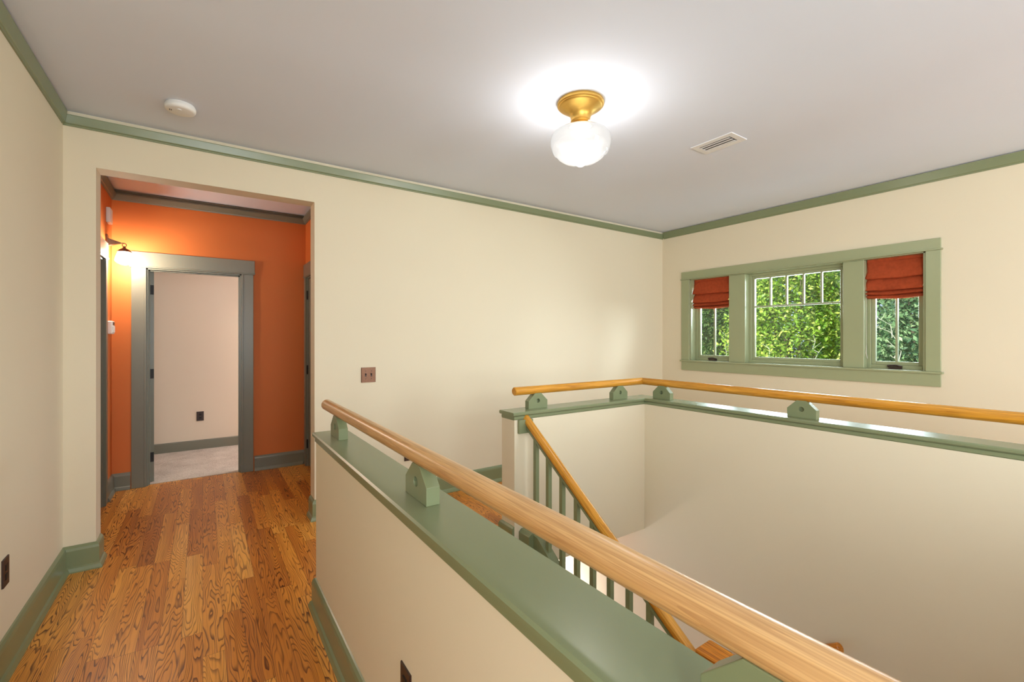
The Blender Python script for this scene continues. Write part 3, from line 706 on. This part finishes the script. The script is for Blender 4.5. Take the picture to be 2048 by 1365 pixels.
# ------------------------------------------------------------------ outside: ground, trees beyond the window
struct(obj('ground', MB().box(5.4, 40, -25, 40, -3.4, -3.2), paint('grass_ground', (92, 110, 60), .9, .1, 30)))
LEAF_A = leaf_mat('bright_leaves', [(0, (70, 108, 34)), (.3, (112, 152, 48)), (.6, (150, 186, 62)), (.85, (186, 206, 84)), (1, (214, 214, 120))])
LEAF_B = leaf_mat('green_leaves', [(0, (50, 84, 44)), (.35, (84, 122, 62)), (.7, (120, 156, 84)), (1, (168, 186, 104))])
LEAF_C = leaf_mat('deep_leaves', [(0, (44, 76, 52)), (.4, (76, 112, 76)), (.75, (116, 150, 100)), (1, (170, 190, 140))])
def tree(label, x, y, zc_, rx, ry, rz, mat, nclust, seed, leaf=.075, twig=False):
    rng = np.random.default_rng(seed)
    t = thing('tree', label, 'tree', (x, y, -3.2), 0, 'trees outside the window')
    tr = MB().tube([(x, y, -3.2), (x+.08, y-.05, -1.6), (x-.04, y+.05, zc_-.2), (x, y, zc_+rz*.6)], [.16, .13, .09, .03], 10)
    obj('trunk', tr, M_bark, t, smooth=True)
    d = rng.normal(size=(nclust, 3)); d /= np.linalg.norm(d, axis=1)[:, None]
    r = rng.uniform(.55, 1, nclust)**.5
    c = d*r[:, None]*np.array([rx, ry, rz])+np.array([x, y, zc_])
    k = 26; cc = np.repeat(c, k, 0); n = len(cc)
    p = cc+np.clip(rng.normal(size=(n, 3))*.17, -.28, .28)
    nrm = rng.normal(size=(n, 3))+np.array([-.5, 0, .9]); nrm /= np.linalg.norm(nrm, axis=1)[:, None]
    u = np.cross(nrm, rng.normal(size=(n, 3))); u /= np.linalg.norm(u, axis=1)[:, None]; v = np.cross(nrm, u)
    s = (leaf*rng.uniform(.6, 1.25, n))[:, None]
    V = np.stack([p-u*s, p+v*s*.45+nrm*s*.12, p+u*s, p-v*s*.45+nrm*s*.12], 1).reshape(-1, 3)
    me = bpy.data.meshes.new('foliage'); me.vertices.add(len(V)); me.vertices.foreach_set('co', V.astype(np.float32).ravel())
    me.loops.add(4*n); me.loops.foreach_set('vertex_index', np.arange(4*n, dtype=np.int32))
    me.polygons.add(n); me.polygons.foreach_set('loop_start', np.arange(0, 4*n, 4, dtype=np.int32)); me.update(calc_edges=True); me.validate()
    me.materials.append(mat)
    o = bpy.data.objects.new('foliage', me); COL.objects.link(o); o.parent = t; o.location = -t.location
    b = MB(); rr = random.Random(seed)
    for i in range(10):
        e = Vector(c[rr.randrange(nclust)]); s0 = Vector((x, y, zc_-rz*.5+rr.random()*rz*.6)); mid = (s0+e)/2+Vector((rr.uniform(-.2, .2), rr.uniform(-.2, .2), .1))
        b.tube([s0, mid, e], [.04, .025, .008], 6)
    nb = len(b.f)
    if twig:
        for i in range(34):
            a0 = rr.uniform(-1, 1); q = [Vector((x-rx*.95*math.sqrt(1-a0*a0*.8), y+a0*ry, zc_+rr.uniform(-.55, .25)*rz))]
            for j in range(4): q.append(q[-1]+Vector((rr.uniform(-.08, .04), rr.uniform(-.1, .1), rr.uniform(.05, .16))))
            b.tube(q, [.008, .007, .005, .004, .002], 5)
            for j in (1, 2, 3):
                e = q[j]+Vector((rr.uniform(-.1, .05), rr.uniform(-.2, .2), rr.uniform(.03, .15))); b.tube([q[j], e], [.004, .002], 4)
    o = obj('branch', b, M_bark, t); o.data.materials.append(M_twig)
    for p in o.data.polygons[nb:]: p.material_index = 1
    return t
tree('bushy bright green tree filling the middle window pane', 10.5, 4.7, .6, 1.5, 1.02, 3.3, LEAF_A, 1900, 3, .047, True)
tree('green tree filling the window next to the far corner', 10.5, 7.34, .8, 1.5, 1.02, 3.4, LEAF_B, 1900, 5, .047)
tree('deep green tree filling the window farthest from the corner', 10.5, 2.06, .7, 1.5, 1.02, 3.4, LEAF_C, 1900, 8, .047, True)
tree('taller green tree standing behind the gap next to the bright green one', 14.4, 8.6, 1.2, 1.45, 1.9, 4.0, LEAF_B, 1700, 11, .08)
tree('taller dark tree standing behind the deep green one', 14.4, 4.1, 1.0, 1.45, 1.9, 4.0, LEAF_C, 1700, 13, .08)
